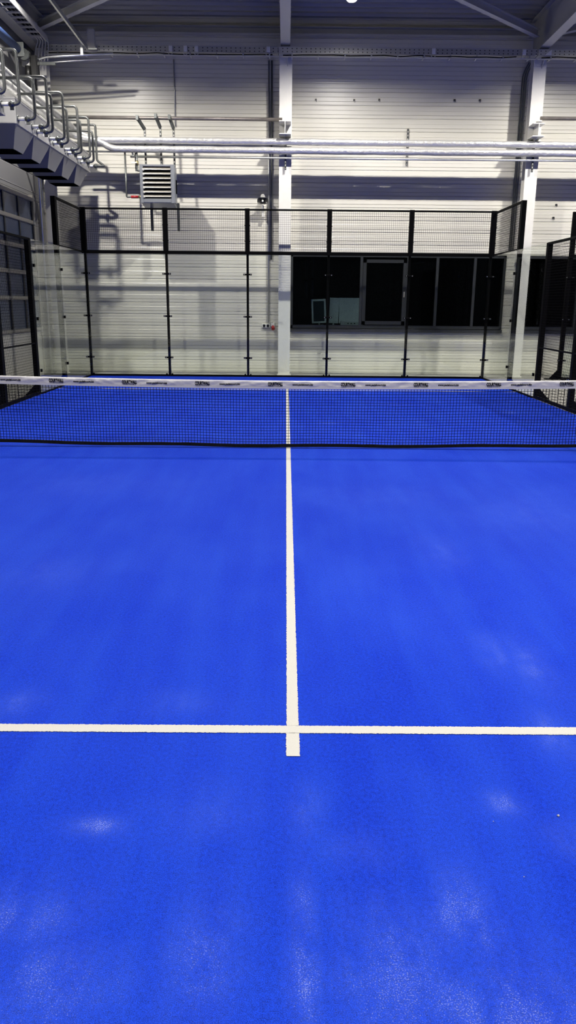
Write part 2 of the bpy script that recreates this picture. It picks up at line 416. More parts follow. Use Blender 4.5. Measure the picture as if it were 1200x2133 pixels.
monitor(1.72, .60, .74, 'wide pale screen inside the office window, beside the opening casement', 0, 'pale')
r = empty('desk_printer', (1.76, 11.93, 1.24)); tag(r, 'low white box with dark buttons standing in front of the wide pale screen', 'printer')
MB().bbox(-.30, .30, -.08, .08, 0, .13, .012).build('printer_body', 'white_plastic', r)
MB().box(-.2, .2, -.084, -.08, .03, .10).build('front_tray', 'pale', r)
for i in range(3): MB().box(-.12 + i * .09, -.08 + i * .09, -.088, -.084, .05, .075).build('button', 'screen', r)
for x, z0, lb in ((.50, 1.95, 'slim hanging tube lamp inside the office window, nearer the middle column'), (.66, 2.0, 'slim hanging tube lamp inside the office window, farther from the middle column')):
    r = empty('tube_lamp', (x, 11.95, z0)); tag(r, lb, 'lamp', 'hanging tube lamps')
    MB().tube([(0, 0, 0), (0, 0, 1.0)], .035, 10).build('tube', 'frame_lip', r)
    MB().tube([(0, 0, 1.0), (0, 0, 3.29 - z0)], .006, 6).build('cable', 'black', r)
    MB().tube([(0, 0, .45), (0, 0, .5)], .045, 10).build('collar', 'black', r)

# ------------------------------------------------------------------ sectional door in the left wall
r = empty('door_1', (0, 0, 0)); r['kind'] = 'structure'
X = -6.22
rows = [(1.17, 1.86), (1.92, 2.44), (2.50, 3.02), (3.08, 3.62), (3.70, 4.16)]
MB().box(X - .04, X, DY0, DY1, 0, 1.13).build('door_panel', 'door_panel', r)
for z in (1.15, 1.89, 2.47, 3.05, 3.66, 4.19):
    MB().bbox(X - .05, X + .035, DY0, DY1, z - .045, z + .045, .012).build('section_rail', 'alu', r)
yy = DY1 - .04
while yy > DY0 + .2:
    for (a, b) in rows:
        MB().box(X - .02, X - .012, yy - .96, yy - .04, a, b).build('pane', 'door_glass', r)
    MB().box(X - .04, X + .012, yy - .04, yy + .04, 1.15, 4.2).build('mullion', 'frame_dark', r)
    yy -= 1.0
for z in (1.15, 1.89, 2.47, 3.05, 3.66):
    MB().box(X + .035, X + .06, DY1 - .10, DY1 - .03, z - .07, z + .07).build('hinge', 'galv', r)
MB().box(-6.3, -6.20, DY1, DY1 + .10, 0, 4.3).build('trim_1', 'alu'); D.objects['trim_1']['kind'] = 'structure'
# curved door track
tr = empty('door_track', (0, 0, 0)); tag(tr, 'curved galvanised door track bending from the left wall along the back wall', 'track')
def track(pts, n): return MB().tube(pts, .028, 6, bend=.42).build(n, 'galv', tr)
track([(-5.97, 9.9, .02), (-5.97, 9.9, 7.22), (-4.06, 9.9, 7.33)], 'track_rail')
MB().tube([(-5.93, 9.96, 4.0), (-5.93, 9.96, 7.12), (-4.10, 9.96, 7.24)], .014, 6, bend=.38).build('inner_lip', 'galv', tr)
MB().box(-4.80, -4.74, 9.87, 9.93, 7.28, 7.56).build('drop_strap', 'galv', tr)
MB().box(-4.62, -4.42, 9.88, 9.92, 7.40, 7.43).build('splice_plate', 'dark_pipe', tr)
MB().box(-6.2, -5.4, 9.90, 9.95, 7.08, 7.14).build('cross_rail', 'dark_pipe', tr)
m = MB(); m.bar((-5.22, 7.66, 8.19), (-4.70, 9.90, 7.49), .10, .012); m.bar((-5.17, 7.66, 8.15), (-4.65, 9.90, 7.45), .012, .09)
tag(m.build('track_hanger', 'galv'), 'bright slanting steel hanger holding up the curved door track', 'hanger')
MB_ = MB().box(-4.66, -4.50, 10.02, 10.12, 7.50, 7.86); tag(MB_.build('hanger_post', 'steel_grey'), 'short dark post standing beside the slanting track hanger', 'post')
dr = empty('door_drum', (-6.0, 6, 7.19)); tag(dr, 'blue door shaft tube high on the left wall with a grey end plate', 'door shaft')
MB().tube([(0, -6, 0), (0, 3.1, 0)], .085, 16).build('tube', 'blue_steel', dr)
MB().bbox(-.13, .13, 3.12, 3.15, -.15, .13, .04).build('end_plate', 'dark_pipe', dr)
MB().tube([(0, 3.1, 0), (0, 3.9, 0)], .03, 8).tube([(0, 3.5, 0), (0, 3.62, 0)], .12, 14).build('cable_drum', 'dark_pipe', dr)
dm = empty('door_motor', (-5.93, 9.8, 6.9)); tag(dm, 'black door motor with grey gear box in the corner over the rolling door', 'motor')
MB().bbox(.0, .17, -.1, .1, -.10, .32, .03).build('motor_body', 'black_plastic', dm)
MB().bbox(-.2, -.02, -.08, .08, .12, .42, .03).build('gear_box', 'steel_grey', dm)
MB().tube([(-.08, 0, .12), (-.08, 0, -.16)], .06, 12).build('chain_bag', 'black_plastic', dm)

# ------------------------------------------------------------------ cable trays
def tray(x0, x1, lb):
    t = empty('cable_tray', (0, 0, 0)); tag(t, lb, 'cable tray', 'perforated trays on the back wall')
    m = MB().box(x0, x1, 10.28, 10.285, 7.475, 7.605).box(x0, x1, 10.285, 10.58, 7.475, 7.48).box(x0, x1, 10.575, 10.58, 7.475, 7.605).box(x0, x1, 10.27, 10.285, 7.600, 7.612)
    m.build('tray', 'tray', t)
    pts = []; x = x0 + .1
    while x < x1 - .1:
        pts.append((x, 10.32 + random.uniform(-.02, .02), 7.45 + random.uniform(-.012, .014))); x += random.uniform(.25, .5)
    MB().tube(pts, .011, 6).build('cable', 'black', t)
    MB().box(x0, x1, 10.29, 10.33, 7.405, 7.420).build('bottom_rail', 'steel_grey', t)
    x = x0 + .3
    while x < x1: MB().box(x, x + .03, 10.30, 10.56, 7.42, 7.475).build('bracket', 'steel_grey', t); x += .62
tray(-5.75, -.28, 'perforated cable tray high on the back wall, left of the middle column')
tray(-.26, 5.80, 'perforated cable tray high on the back wall between middle and right columns')
tray(5.82, 12, 'perforated cable tray high on the back wall, from the right column onwards')
bx = [(-2.784, 'white junction box on the cable tray above the unit heater, left of three'), (-2.436, 'white junction box on the cable tray above the unit heater, middle of three'), (-2.177, 'white junction box on the cable tray above the unit heater, right of three'),
      (-.504, 'white junction box on the cable tray beside the middle column'), (3.363, 'lone white junction box on the tray halfway between middle and right columns'), (5.478, 'white junction box on the cable tray beside the right rafter')]
for x, lb in bx:
    b = empty('junction_box', (x, 10.24, 7.535)); tag(b, lb, 'junction box', 'junction boxes on the cable tray')
    MB().bbox(-.042, .042, -.03, .03, -.055, .055, .012).build('box_body', 'white_plastic', b)
    MB().tube([(-.03, 0, -.05), (-.06, .0, -.10), (-.02, .01, -.13), (.03, .01, -.12), (.06, .01, -.04)], .007, 6, bend=.04).build('cable', 'casing', b)
ld = empty('cable_ladder', (0, 0, 0)); tag(ld, 'cable ladder running along the top of the left wall under the roof', 'cable ladder')
for x in (-5.93, -5.62): MB().box(x - .012, x + .012, YF + 1, 10.15, 7.62, 7.74).build('side_rail', 'steel_grey', ld)
y = 2.0
while y < 10: MB().box(-5.92, -5.63, y, y + .05, 7.63, 7.66).build('rung', 'steel_grey', ld); y += .3
for i in range(3):
    MB().tube([(-5.86 + i * .08, 2, 7.685), (-5.86 + i * .08, 9.9, 7.685)], .022, 6).build('cable', 'black', ld)
for i in range(5):
    x = -5.85 + i * .055
    m = MB().tube([(x, 9.95, 7.68), (x + .02, 10.18, 7.66), (x - .08 + .02 * i, 10.22, 7.5), (x - .12 + .02 * i, 10.25, 7.25)], .012, 6, bend=.1)
    tag(m.build('drop_cable', 'casing'), 'grey cable drooping from the end of the cable ladder in the corner', 'cable', 'drooping cables in the corner')

# ------------------------------------------------------------------ pipes
def pipe(name, pts, r, mat, lb, cat='pipe', bend=.16, n=14, group=None):
    o = MB().tube(pts, r, n, bend=bend).build(name, mat); return tag(o, lb, cat, group)
def wob(pts, step=.35, amp=.006):
    out = [pts[0]]
    for a, b in zip(pts, pts[1:]):
        L = (Vector(b) - Vector(a)).length; k = int(L / step)
        for i in range(1, k):
            u = i / k; out.append(tuple(a[j] + (b[j] - a[j]) * u + random.uniform(-amp, amp) for j in range(3)))
        out.append(b)
    return out
def foil(pts, r, lb):
    # corner first rounded, then a slightly lumpy sheath
    P = [Vector(p) for p in pts]; Q = [P[0]]
    for i in range(1, len(P) - 1):
        a, b, c = P[i - 1], P[i], P[i + 1]; k = min(.2, (a - b).length * .45, (c - b).length * .45)
        p0 = b + (a - b).normalized() * k; p1 = b + (c - b).normalized() * k
        Q += [p0 * (1 - u) ** 2 + b * 2 * u * (1 - u) + p1 * u * u for u in [j / 8 for j in range(9)]]
    Q.append(P[-1])
    Q = [Vector(q) for q in wob([tuple(q) for q in Q], .22, .004)]
    rr = [r * random.uniform(.95, 1.05) for _ in Q]
    o = MB().tube(Q, rr, 18).build('insulated_pipe', 'foil'); tag(o, lb, 'pipe', 'foil wrapped heating pipes')
foil([(-5.210, -1, 5.855), (-5.210, 10.40, 5.855), (-4.80, 10.40, 5.60), (12, 10.40, 5.57)], .078, 'upper foil wrapped pipe running along the left wall then across the back wall')
foil([(-5.210, -1, 5.664), (-5.210, 10.25, 5.664), (-4.55, 10.40, 5.56), (-4.3, 10.40, 5.40), (12, 10.40, 5.385)], .078, 'lower foil wrapped pipe running along the left wall then across the back wall')
pipe('thin_pipe', [(-3.86, 10.44, 5.235), (5.0, 10.44, 5.235), (12, 10.44, 5.245)], .024, 'galv', 'thin galvanised pipe just below the two foil wrapped pipes on the back wall')
pipe('thin_pipe', [(-4.95, 10.44, 5.345), (-4.02, 10.44, 5.345), (-3.80, 10.44, 5.345), (-3.80, 10.44, 5.235), (-3.70, 10.44, 5.235)], .022, 'galv', 'short stepped pipe joining the thin pipe above and left of the unit heater', bend=.04)
pipe('old_pipe', [(-5.78, 10.56, 6.125), (-.17, 10.56, 6.115)], .042, 'old_pipe', 'dark worn pipe spanning the left half of the back wall above the foil pipes')
pipe('old_pipe', [(6.05, 10.45, 6.18), (12, 10.45, 6.17)], .040, 'old_pipe', 'dark worn pipe running right from the right column above the foil pipes')
# slotted strut rails hanging behind / in front of the pipes
def strut(x, y, z0, z1, lb, arm=None):
    s = empty('strut_rail', (x, y, z0)); tag(s, lb, 'strut', 'slotted strut rails on the back wall')
    h = z1 - z0; m = MB().box(-.022, -.016, -.02, .02, 0, h).box(.016, .022, -.02, .02, 0, h).box(-.022, .022, .014, .02, 0, h)
    m.box(-.009, .009, -.0215, .0135, .02, h - .02)
    m.build('rail', 'slotted', s)
    if arm:
        m = MB(); m.bar((0, 0, h), (arm, -.16, h + .22), .05, .07); m.bar((arm - .03, -.16, h + .22), (arm + .03, -.16, h + .22), .12, .10)
        m.build('arm', 'dark_pipe', s)
    return s
strut(-3.50, 10.52, 4.96, 5.86, 'strut rail over the left side of the unit heater, with a slanting arm', -.14)
strut(-3.12, 10.52, 5.06, 5.90, 'short strut rail over the middle of the unit heater, with a slanting arm', -.08)
strut(-2.80, 10.52, 4.95, 5.88, 'strut rail over the right side of the unit heater, with a slanting arm', -.07)
strut(-3.74, 10.50, 4.92, 5.52, 'strut rail crossing the foil pipes left of the unit heater')
strut(2.994, 11.30, 5.232, 6.09, 'lone strut rail behind the pipes between middle and right columns')
strut(-.085, 10.50, 4.98, 5.70, 'strut rail hanging in front of the middle column')
strut(5.965, 10.50, 4.98, 5.70, 'strut rail hanging in front of the right column')
# ------------------------------------------------------------------ unit heater
h = empty('unit_heater', (-3.155, 10.0, 4.14)); tag(h, 'square grey louvred unit heater hanging on the back wall', 'heater')
W2, H2 = .40, .86
m = MB(); m.box(-W2, W2, .06, .50, .02, H2 - .02); m.build('casing', 'heater_sheet', h)
m = MB(); m.bbox(-W2 - .02, -W2 + .065, 0, .06, 0, H2, .012); m.bbox(W2 - .085, W2 + .02, 0, .06, 0, H2, .012); m.bbox(-W2 + .06, W2 - .08, 0, .06, H2 - .05, H2, .012); m.bbox(-W2 + .06, W2 - .08, 0, .06, 0, .10, .012)
m.build('front_frame', 'heater_sheet', h)
MB().box(-W2 + .05, W2 - .07, .045, .058, .09, H2 - .04).build('dark_core', 'slot', h)
for i in range(7):
    z = .145 + i * .101
    m = MB().prism([(.045, z + .05), (-.012, z + .012), (-.02, z - .012), (-.012, z - .02), (.0, z - .006), (.05, z + .03)], 0, -W2 + .055, W2 - .075)
    lv = m.build('louvre', 'louvre', h)
    MB().box(-W2 + .052, -W2 + .095, -.022, -.004, z - .034, z - .018).build('louvre_clip', 'galv', lv)
MB().prism([(.02, 0), (.5, -.07), (.5, .05), (.02, .05)], 0, -W2, W2 - .02).build('bottom_hood', 'heater_sheet', h)
MB().box(W2, W2 + .012, .3, .42, .25, .56).build('side_hatch', 'slot', h)
MB().tube([(0, .5, .43), (0, .62, .43)], .3, 20).build('fan_ring', 'dark_pipe', h)
for x in (-.24, .42): MB().box(x - .03, x + .03, .46, .56, -.6, .05).build('support_leg', 'dark_pipe', h)
p1 = empty('heater_pipe', (0, 0, 0)); tag(p1, 'thin dark pipe with a red valve feeding the unit heater at its lower left', 'pipe')
MB().tube([(-3.99, 10.44, 5.33), (-3.99, 10.44, 4.32), (-3.56, 10.44, 4.32)], .022, 8, bend=.03).build('pipe_run', 'dark_pipe', p1)
MB().tube([(-3.88, 10.44, 4.32), (-3.70, 10.44, 4.32)], .034, 10).build('valve_body', 'red', p1)
MB().tube([(-3.68, 10.44, 4.32), (-3.62, 10.44, 4.32)], .036, 10).build('union_nut', 'brass', p1)
p1 = empty('heater_pipe', (0, 0, 0)); tag(p1, 'short dark pipe with a white valve handle dropping to the heater at its upper left', 'pipe')
MB().tube([(-3.70, 10.42, 5.40), (-3.70, 10.42, 4.92), (-3.55, 10.42, 4.92)], .024, 8, bend=.03).build('pipe_run', 'dark_pipe', p1)
MB().box(-3.84, -3.70, 10.37, 10.40, 5.08, 5.11).build('valve_handle', 'white_plastic', p1)
MB().tube([(-3.70, 10.42, 5.14), (-3.70, 10.42, 5.04)], .036, 10).build('valve_body', 'brass', p1)

# ------------------------------------------------------------------ air curtain units over the door
def air_curtain():  # unit, looped pipes and left foil runs scaled about the camera to lie deeper
    r = empty('air_curtain', (0, 0, 0))
    XR_, XL_ = -4.849, -5.778
    m = MB(); m.box(XL_, XR_, 5.027, 10.373, 4.885, 5.266); m.box(XL_ - .01, XR_ + .012, 5.017, 10.383, 4.859, 4.895); m.box(XL_ - .01, XR_ + .012, 5.017, 10.383, 5.256, 5.287)
    cs = m.build('casing', 'casing', r)
    m = MB()
    for i in range(6): m.box(XR_, XR_ + .008, 5.027 + i * 1.058, 5.068 + i * 1.058, 4.895, 5.256)
    m.build('seam_strip', 'galv', cs)
    xa, xb, xc, xd, zb, zt = -5.602, -5.014, -5.757, -4.864, 4.492, 4.859
    for i in range(5):
        y = 5.027 + i * 1.042
        bot = [(xa, y + .26, zb), (xb, y + .26, zb), (xb, y + .785, zb), (xa, y + .785, zb)]
        top = [(xc, y, zt), (xd, y, zt), (xd, y + 1.032, zt), (xc, y + 1.032, zt)]
        n = MB().hexa(bot, top).build('nozzle', 'nozzle', r)
        MB().box(xa + .01, xb - .01, y + .27, y + .775, zb - .008, zb + .002).build('slot', 'slot', n)
        MB().box(XR_ + .001, XR_ + .006, y + .52, y + .60, 4.957, 5.101).build('label_plate', 'white_plastic', r)
    for y in (5.6, 7.6, 9.6):
        MB().box(XL_ - .06, XL_, y, y + .06, 4.9, 5.36).box(-6.28, XL_, y, y + .06, 5.30, 5.36).build('wall_bracket', 'galv', r)
    return r
ac = air_curtain(); tag(ac, 'long grey air curtain with five tapered nozzles hung over the rolling door', 'air curtain', 'air curtains over the door')
a2 = copy_tree(ac); a2.location = (0, -5.93, 0); tag(a2, 'nearer air curtain, only its corner showing at the left edge of the photo')
def loop_pipe(y, za, zt, x_main, lb, grp, xv=-4.539, kink=False):
    r = empty('loop_pipe', (0, y, 0)); tag(r, lb, 'pipe', grp)
    if kink: pts = [(x_main, 0, zt), (xv - .1, 0, zt), (xv - .1, 0, za + .12), (xv + .08, .02, za), (xv - .02, -.02, za), (-4.766, 0, za)]
    else: pts = [(x_main, 0, zt), (xv, 0, zt), (xv, 0, za), (-4.746, 0, za)]
    MB().tube(pts, .027, 10, bend=.09 if not kink else .05).build('pipe_run', 'grey_pipe', r)
    v = MB().tube([(-4.715, 0, za), (-4.632, 0, za)], .040, 8).tube([(-4.689, 0, za), (-4.658, 0, za)], .052, 8).build('valve', 'dark_pipe', r)
    MB().box(-4.705, -4.643, -.012, .012, za - .09, za - .03).build('valve_lever', 'dark_pipe', v)
    MB().tube([(-4.849, 0, za), (-4.725, 0, za)], .030, 10).build('fitting', 'white_plastic', r)
    MB().tube([(-4.864, 0, za), (-4.839, 0, za)], .06, 12).build('flange', 'dark_pipe', r)
sup = [5.151, 6.235, 7.308, 8.391, 9.506]; ret = [5.956, 7.060, 8.175, 9.176, 10.270]
for i, y in enumerate(sup): loop_pipe(y, 4.959, 5.617, -5.210, 'lower of the paired looped pipes at the %s air curtain nozzle, counted from the camera' % ORD[i], 'lower looped pipes')
for i, y in enumerate(ret): loop_pipe(y, 4.993, 5.839 + (.06 if i == 4 else 0), -5.210, 'taller of the paired looped pipes at the %s air curtain nozzle, counted from the camera' % ORD[i], 'taller looped pipes', kink=(i == 4))
loop_pipe(4.325, 5.014, 5.836, -5.210, 'tall looped pipe ahead of the first nozzle, at the left edge of the photo', 'taller looped pipes')
loop_pipe(3.520, 4.998, 5.617, -5.210, 'short looped pipe cut off by the left edge of the photo', 'lower looped pipes', xv=-4.508)

# ------------------------------------------------------------------ conduits, sockets, speaker, small wall fittings
pipe('conduit', [(-2.859, 11.32, 6.09), (-2.859, 11.32, 7.6)], .014, 'galv', 'single thin conduit running up the wall above the unit heater')  # conduit, socket and hook positions scaled about the camera onto the back wall
pipe('conduit', [(-0.51, 11.32, 1.309), (-0.51, 11.32, 7.6)], .016, 'galv', 'left of two tall conduits on the wall beside the middle column')
pipe('conduit', [(-0.438, 11.32, 2.923), (-0.438, 11.32, 7.6)], .020, 'dark_pipe', 'right of two tall conduits on the wall beside the middle column')
for i, x in enumerate((5.778, 5.829, 5.88)):
    pipe('conduit', [(x, 11.32, 3.2), (x, 11.32, 7.35), (x + .12, 11.25, 7.6)], .014, 'dark_pipe', '%s thin dark conduit of three beside the right column, counted from the window side' % ORD[i], group='conduits beside the right column')
s = empty('socket_box', (-0.576, 11.33, 1.237)); tag(s, 'double white socket box with black inserts left of the middle column', 'socket')
MB().bbox(-.105, .105, -.04, .03, -.055, .055, .012).build('box_body', 'white_plastic', s)
for x in (-.05, .05): MB().box(x - .034, x + .034, -.046, -.04, -.035, .035).build('insert', 'black_plastic', s)
s = empty('power_socket', (-0.392, 11.33, 1.237)); tag(s, 'white industrial power socket with a red flap beside the middle column', 'socket')
MB().bbox(-.05, .05, -.06, .03, -.03, .075, .015).build('box_body', 'white_plastic', s)
MB().tube([(0, -.03, -.02), (.01, -.10, -.085)], .046, 14).build('red_flap', 'red', s)
pipe('cable_stub', [(-.51, 11.31, 1.28), (-.51, 11.29, 1.33), (-.40, 11.29, 1.33), (-.40, 11.30, 1.31)], .010, 'casing', 'short grey cable joining the two sockets under the tall conduit', bend=.02)
sp = empty('horn_speaker', (-.655, 10.95, 4.32)); tag(sp, 'grey horn loudspeaker with a black mouth on the wall left of the middle column', 'loudspeaker')
def rr(wd, hh, n=28, e=3.2):
    return [((abs(math.cos(a)) ** (2 / e)) * math.copysign(wd, math.cos(a)), (abs(math.sin(a)) ** (2 / e)) * math.copysign(hh, math.sin(a))) for a in [2 * PI * i / n for i in range(n)]]
def loft(secs):
    m = MB(); n = len(secs[0][1]); vs = []
    for y, p in secs: vs += [(u, y, v) for u, v in p]
    m.add(vs, [(j * n + i, j * n + (i + 1) % n, (j + 1) * n + (i + 1) % n, (j + 1) * n + i) for j in range(len(secs) - 1) for i in range(n)], True); return m
loft([(0, rr(.138, .083)), (.02, rr(.132, .078)), (.14, rr(.06, .045)), (.16, rr(.05, .05)), (.25, rr(.05, .05)), (.25, rr(.001, .001))]).build('horn', 'steel_grey', sp)
loft([(-.004, rr(.138, .083)), (-.006, rr(.125, .072)), (.05, rr(.07, .04)), (.09, rr(.03, .02)), (.09, rr(.001, .001))]).build('mouth', 'black_plastic', sp)
MB().tube([(0, .0, 0), (0, .09, 0)], .024, 12).build('driver_cap', 'white_plastic', sp)
MB().prism([(-.07, .07), (.07, .07), (.045, .15), (.02, .175), (-.02, .175), (-.045, .15)], 1, .10, .22).build('top_bracket', 'steel_grey', sp)
MB().prism([(-.03, -.08), (.02, -.08), (.05, -.36), (-.03, -.36)], 1, .18, .34).build('mounting_arm', 'white_plastic', sp)
for x, z, lb in ((0.662, 6.719, 'small dark hook on the upper wall, nearest the middle column'), (1.62, 6.72, 'small dark hook on the upper wall, second from the middle column'), (2.243, 6.733, 'small dark hook on the upper wall, third from the middle column'),
                 (4.127, 6.74, 'small dark hook on the upper wall, fourth from the middle column'), (4.762, 6.746, 'small dark hook on the upper wall, nearest the right column'),
                 (6.912, 4.318, 'upper small dark hook on the wall right of the right column'), (6.868, 4.004, 'lower small dark hook on the wall right of the right column')):
    m = MB().box(-.022, .022, -.04, 0, .015, .035).box(.010, .024, -.04, -.02, -.03, .03).box(-.022, -.012, -.03, -.01, -.01, .03)
    tag(m.build('wall_hook', 'black_plastic', loc=(x, WY, z)), lb, 'hook', 'small hooks on the wall')
# bright worn strip on the column (a torn sticker)
MB_ = MB().box(-.008, .03, -.006, 0, 0, .5); tag(MB_.build('tape_strip', 'white_plastic', loc=(-.05 + .06, 10.60, .12)), 'narrow white strip stuck low on the middle column', 'strip')

# ------------------------------------------------------------------ court
turf = empty('turf_court', (0, 0, 0)); tag(turf, 'blue artificial turf playing surface with white lines on the hall floor', 'sports court', kind='thing')
MB().box(-5.0, 5.0, -10.6, 9.99, -.014, 0).build('turf_carpet', 'turf', turf)
def fuzzy(x0, x1, y0, y1, along):
    m = MB(); L = (x1 - x0) if along == 0 else (y1 - y0); n = int(L / .004) if L < 12 else int(L / .006)
    vs = []
    for i in range(n + 1):
        u = i / n
        j0, j1 = random.uniform(-.0022, .0022), random.uniform(-.0022, .0022)
        if along == 0: x = x0 + u * L; a, b = (x, y0 + j0), (x, y1 + j1)
        else: y = y0 + u * L; a, b = (x0 + j0, y), (x1 + j1, y)
        vs += [(a[0], a[1], .003), (b[0], b[1], .003)]
    m.add(vs, [(2 * i, 2 * i + 1, 2 * i + 3, 2 * i + 2) for i in range(n)])
    return m
lo = fuzzy(-.029, .029, -7.172, -6.99, 1); o = lo.build('centre_line', 'line', turf)
lo = fuzzy(-.027, .027, -6.93, 7.15, 1).build('centre_line', 'line', turf); o['label'] = o['label'] = 'white centre line'; lo['label'] = 'white centre line'
lo = fuzzy(-5, 5, -6.992, -6.930, 0).build('service_line', 'line', turf); lo['label'] = 'white service line on the camera side'
lo = fuzzy(-5, 5, 6.93, 6.99, 0).build('service_line', 'line', turf); lo['label'] = 'white service line on the far side'
# pebble on the turf
def stone(x, y, s, lb):
    import bmesh
    b = bmesh.new(); bmesh.ops.create_icosphere(b, subdivisions=2, radius=s)
    for v in b.verts: v.co = v.co * random.uniform(.75, 1.15); v.co.z = v.co.z * .7 + s * .55
    me = D.meshes.new('pebble'); b.to_mesh(me); b.free(); me.materials.append(M['pebble'])
    o = D.objects.new('pebble', me); o.location = (x, y, 0); COL.objects.link(o); tag(o, lb, 'pebble', 'loose pebbles on the turf')
stone(.982, -7.552, .0048, 'small pale pebble on the blue turf near the right edge')
stone(.732, -7.585, .002, 'tiny white crumb on the turf left of the pale pebble')
stone(.760, -7.87, .002, 'tiny white crumb on the turf, closer to the camera than the pebble')
neigh = empty('turf_court', (0, 0, 0)); tag(neigh, 'blue turf of the neighbouring court beyond the right fence', 'sports court', kind='thing')
MB().box(7.0, 17.0, -10, 9.99, -.014, 0).build('turf_carpet', 'turf', neigh)

# posts ---------------------------------------------------------------
BLK = 'black'
def post(x, y, h, lb, grp, lower=.055, upper=None, dep=.10, along='x', clamps=True, foot=None, joint=3.0):
    p = empty('fence_post', (x, y, 0)); tag(p, lb, 'post', grp)
    a = lower / 2; m = MB()
    if along == 'x': m.bbox(-a, a, .012, .012 + dep, 0, min(h, joint), .006)
    else: m.bbox(-dep / 2, dep / 2, -a, a, 0, min(h, joint), .006)
    m.build('lower_post', BLK, p)
    if h > joint:
        u = (upper or lower) / 2
        m = MB().bbox(-u, u, -.03, .05, joint - .03, h, .006) if along == 'x' else MB().bbox(-.05, .05, -u, u, joint - .03, h, .006)
        up = m.build('upper_post', BLK, p)
        if along == 'x':
            for z in (3.28, 3.64):
                MB().tube([(-u - .015, -.01, z), (u + .015, -.01, z)], .010, 8).build('bolt', BLK, up)
    if clamps:
        for z in (.47, 1.487, 2.50):
            if along == 'x':
                c = MB().bbox(-.105, .105, -.022, -.007, z - .021, z + .021, .004).box(-.02, .02, -.01, .02, z - .02, z + .02).build('glass_clamp', BLK, p)
                for sx in (-.075, .075): MB().tube([(sx, -.028, z), (sx, -.02, z)], .010, 8).build('bolt', 'galv', c)
    if foot:
        m = MB(); d = foot
        if along == 'y': m.prism([(0, 0), (d * .34, 0), (d * .34, .02), (d * .05, .22), (0, .25)], 1, -.006, .006); m.box(min(0, d * .36), max(0, d * .36), -.07, .07, -.012, .012)
        m.build('foot_bracket', BLK, p)
    return p
names = ['left corner post of the back glass wall', 'second post from the left corner of the back glass wall', 'third post of the back glass wall, left of the middle column', 'fourth post of the back glass wall, in front of the dark window', 'fifth post of the back glass wall, second from the right corner', 'right corner post of the back glass wall']
for i, x in enumerate((-5, -3, -1, 1, 3, 5)):
    corner = i in (0, 5)
    post(x, 10.0, 4.03, 'black ' + names[i], 'posts of the back glass wall', upper=.13 if corner else .115, foot=None)
for s_, side in ((-1, 'left'), (1, 'right')):
    x = s_ * 5.06
    post(x, 7.8, 4.0, 'tall black post halfway along the %s side glass' % side, 'posts of the side walls', lower=.15, upper=.15, dep=.08, along='y', clamps=False, foot=s_ * .65)
    post(x, 5.80, 3.0, 'black post where the %s side glass meets the mesh fence' % side, 'posts of the side walls', lower=.13, dep=.09, along='y', clamps=False, foot=s_ * .65)
    post(x, 3.86, 3.0, 'black post of the %s side mesh fence, next towards the net' % side, 'posts of the side walls', lower=.12, dep=.09, along='y', clamps=False, foot=s_ * .65)
    for y in (1.9, -.05):
        post(x, y, 3.0, 'black post of the %s side mesh fence nearer the net, outside the picture' % side, 'posts of the side walls', lower=.12, dep=.09, along='y', clamps=False, foot=s_ * .65)
# glass panels
gl_names = ['first', 'second', 'third', 'fourth', 'fifth']
tail = ['beside the left corner', 'under the unit heater', 'in front of the middle column', 'in front of the office casement', 'beside the right corner']
for i in range(5):
    x = -5 + 2 * i
    g = empty('glass_panel', (x + 1, 10, 0)); tag(g, '%s glass panel of the back wall from the left, %s' % (gl_names[i], tail[i]), 'glass wall', 'glass panels of the back wall')
    MB().box(-.994, .994, -.006, .006, .04, 2.985).build('glass_sheet', 'glass', g)
    MB().box(-1.0, 1.0, -.02, .03, 0, .045).build('bottom_rail', BLK, g)
    MB().box(-1.0, 1.0, -.02, .05, 2.965, 3.045).build('top_rail', BLK, g)
    for sx in (-.93, .93): MB().box(sx - .018, sx + .018, -.03, .01, .045, .075).build('edge_clip', BLK, g)
for s_, side in ((-1, 'left'), (1, 'right')):
    for (ya, yb, wh) in ((7.8, 9.97, 'next to the back corner'), (5.84, 7.78, 'next to the mesh fence')):
        g = empty('glass_panel', (s_ * 5.0, (ya + yb) / 2, 0)); tag(g, 'glass panel of the %s side wall, %s' % (side, wh), 'glass wall', 'glass panels of the side walls')
        L = (yb - ya) / 2 - .006
        MB().box(-.006, .006, -L, L, .03, 2.99).build('glass_sheet', 'glass', g)
        MB().box(-.02, .02, -L, L, 0, .03).build('bottom_rail', BLK, g)
        for z in (.47, 1.487, 2.5):
            for e in ((L - .03) * (-1),):
                MB().box(-.03 if s_ > 0 else .0, 0 if s_ > 0 else .03, e - .03, e + .03, z - .03, z + .03).build('glass_clamp', BLK, g)
# welded mesh panels
def wires(L, z0, z1, pu=.046, pv=.05, r=.0021):
    """upright grid in the local xz plane, x from 0 to L"""
    m = MB(); n = max(1, round(L / pu)); k = max(1, round((z1 - z0) / pv))
    for i in range(n + 1): x = L * i / n; m.box(x - r, x + r, -r, r, z0, z1)
    for i in range(k + 1): z = z0 + (z1 - z0) * i / k; m.box(0, L, r, 3 * r, z - r, z + r)
    return m
bm_tail = ['at the left corner', 'below the unit heater', 'beside the horn loudspeaker', 'above the dark window', 'at the right corner']
for i in range(5):
    x = -5 + 2 * i
    g = empty('mesh_panel', (x + .07, 10.02, 0)); tag(g, '%s black mesh panel over the back glass from the left, %s' % (gl_names[i], bm_tail[i]), 'mesh panel', 'mesh panels above the back glass wall')
    wires(1.86, 3.06, 3.985).build('wire_mesh', 'wire', g)
    MB().bbox(-.07, 1.93, -.02, .02, 3.985, 4.025, .005).build('top_rail', BLK, g)
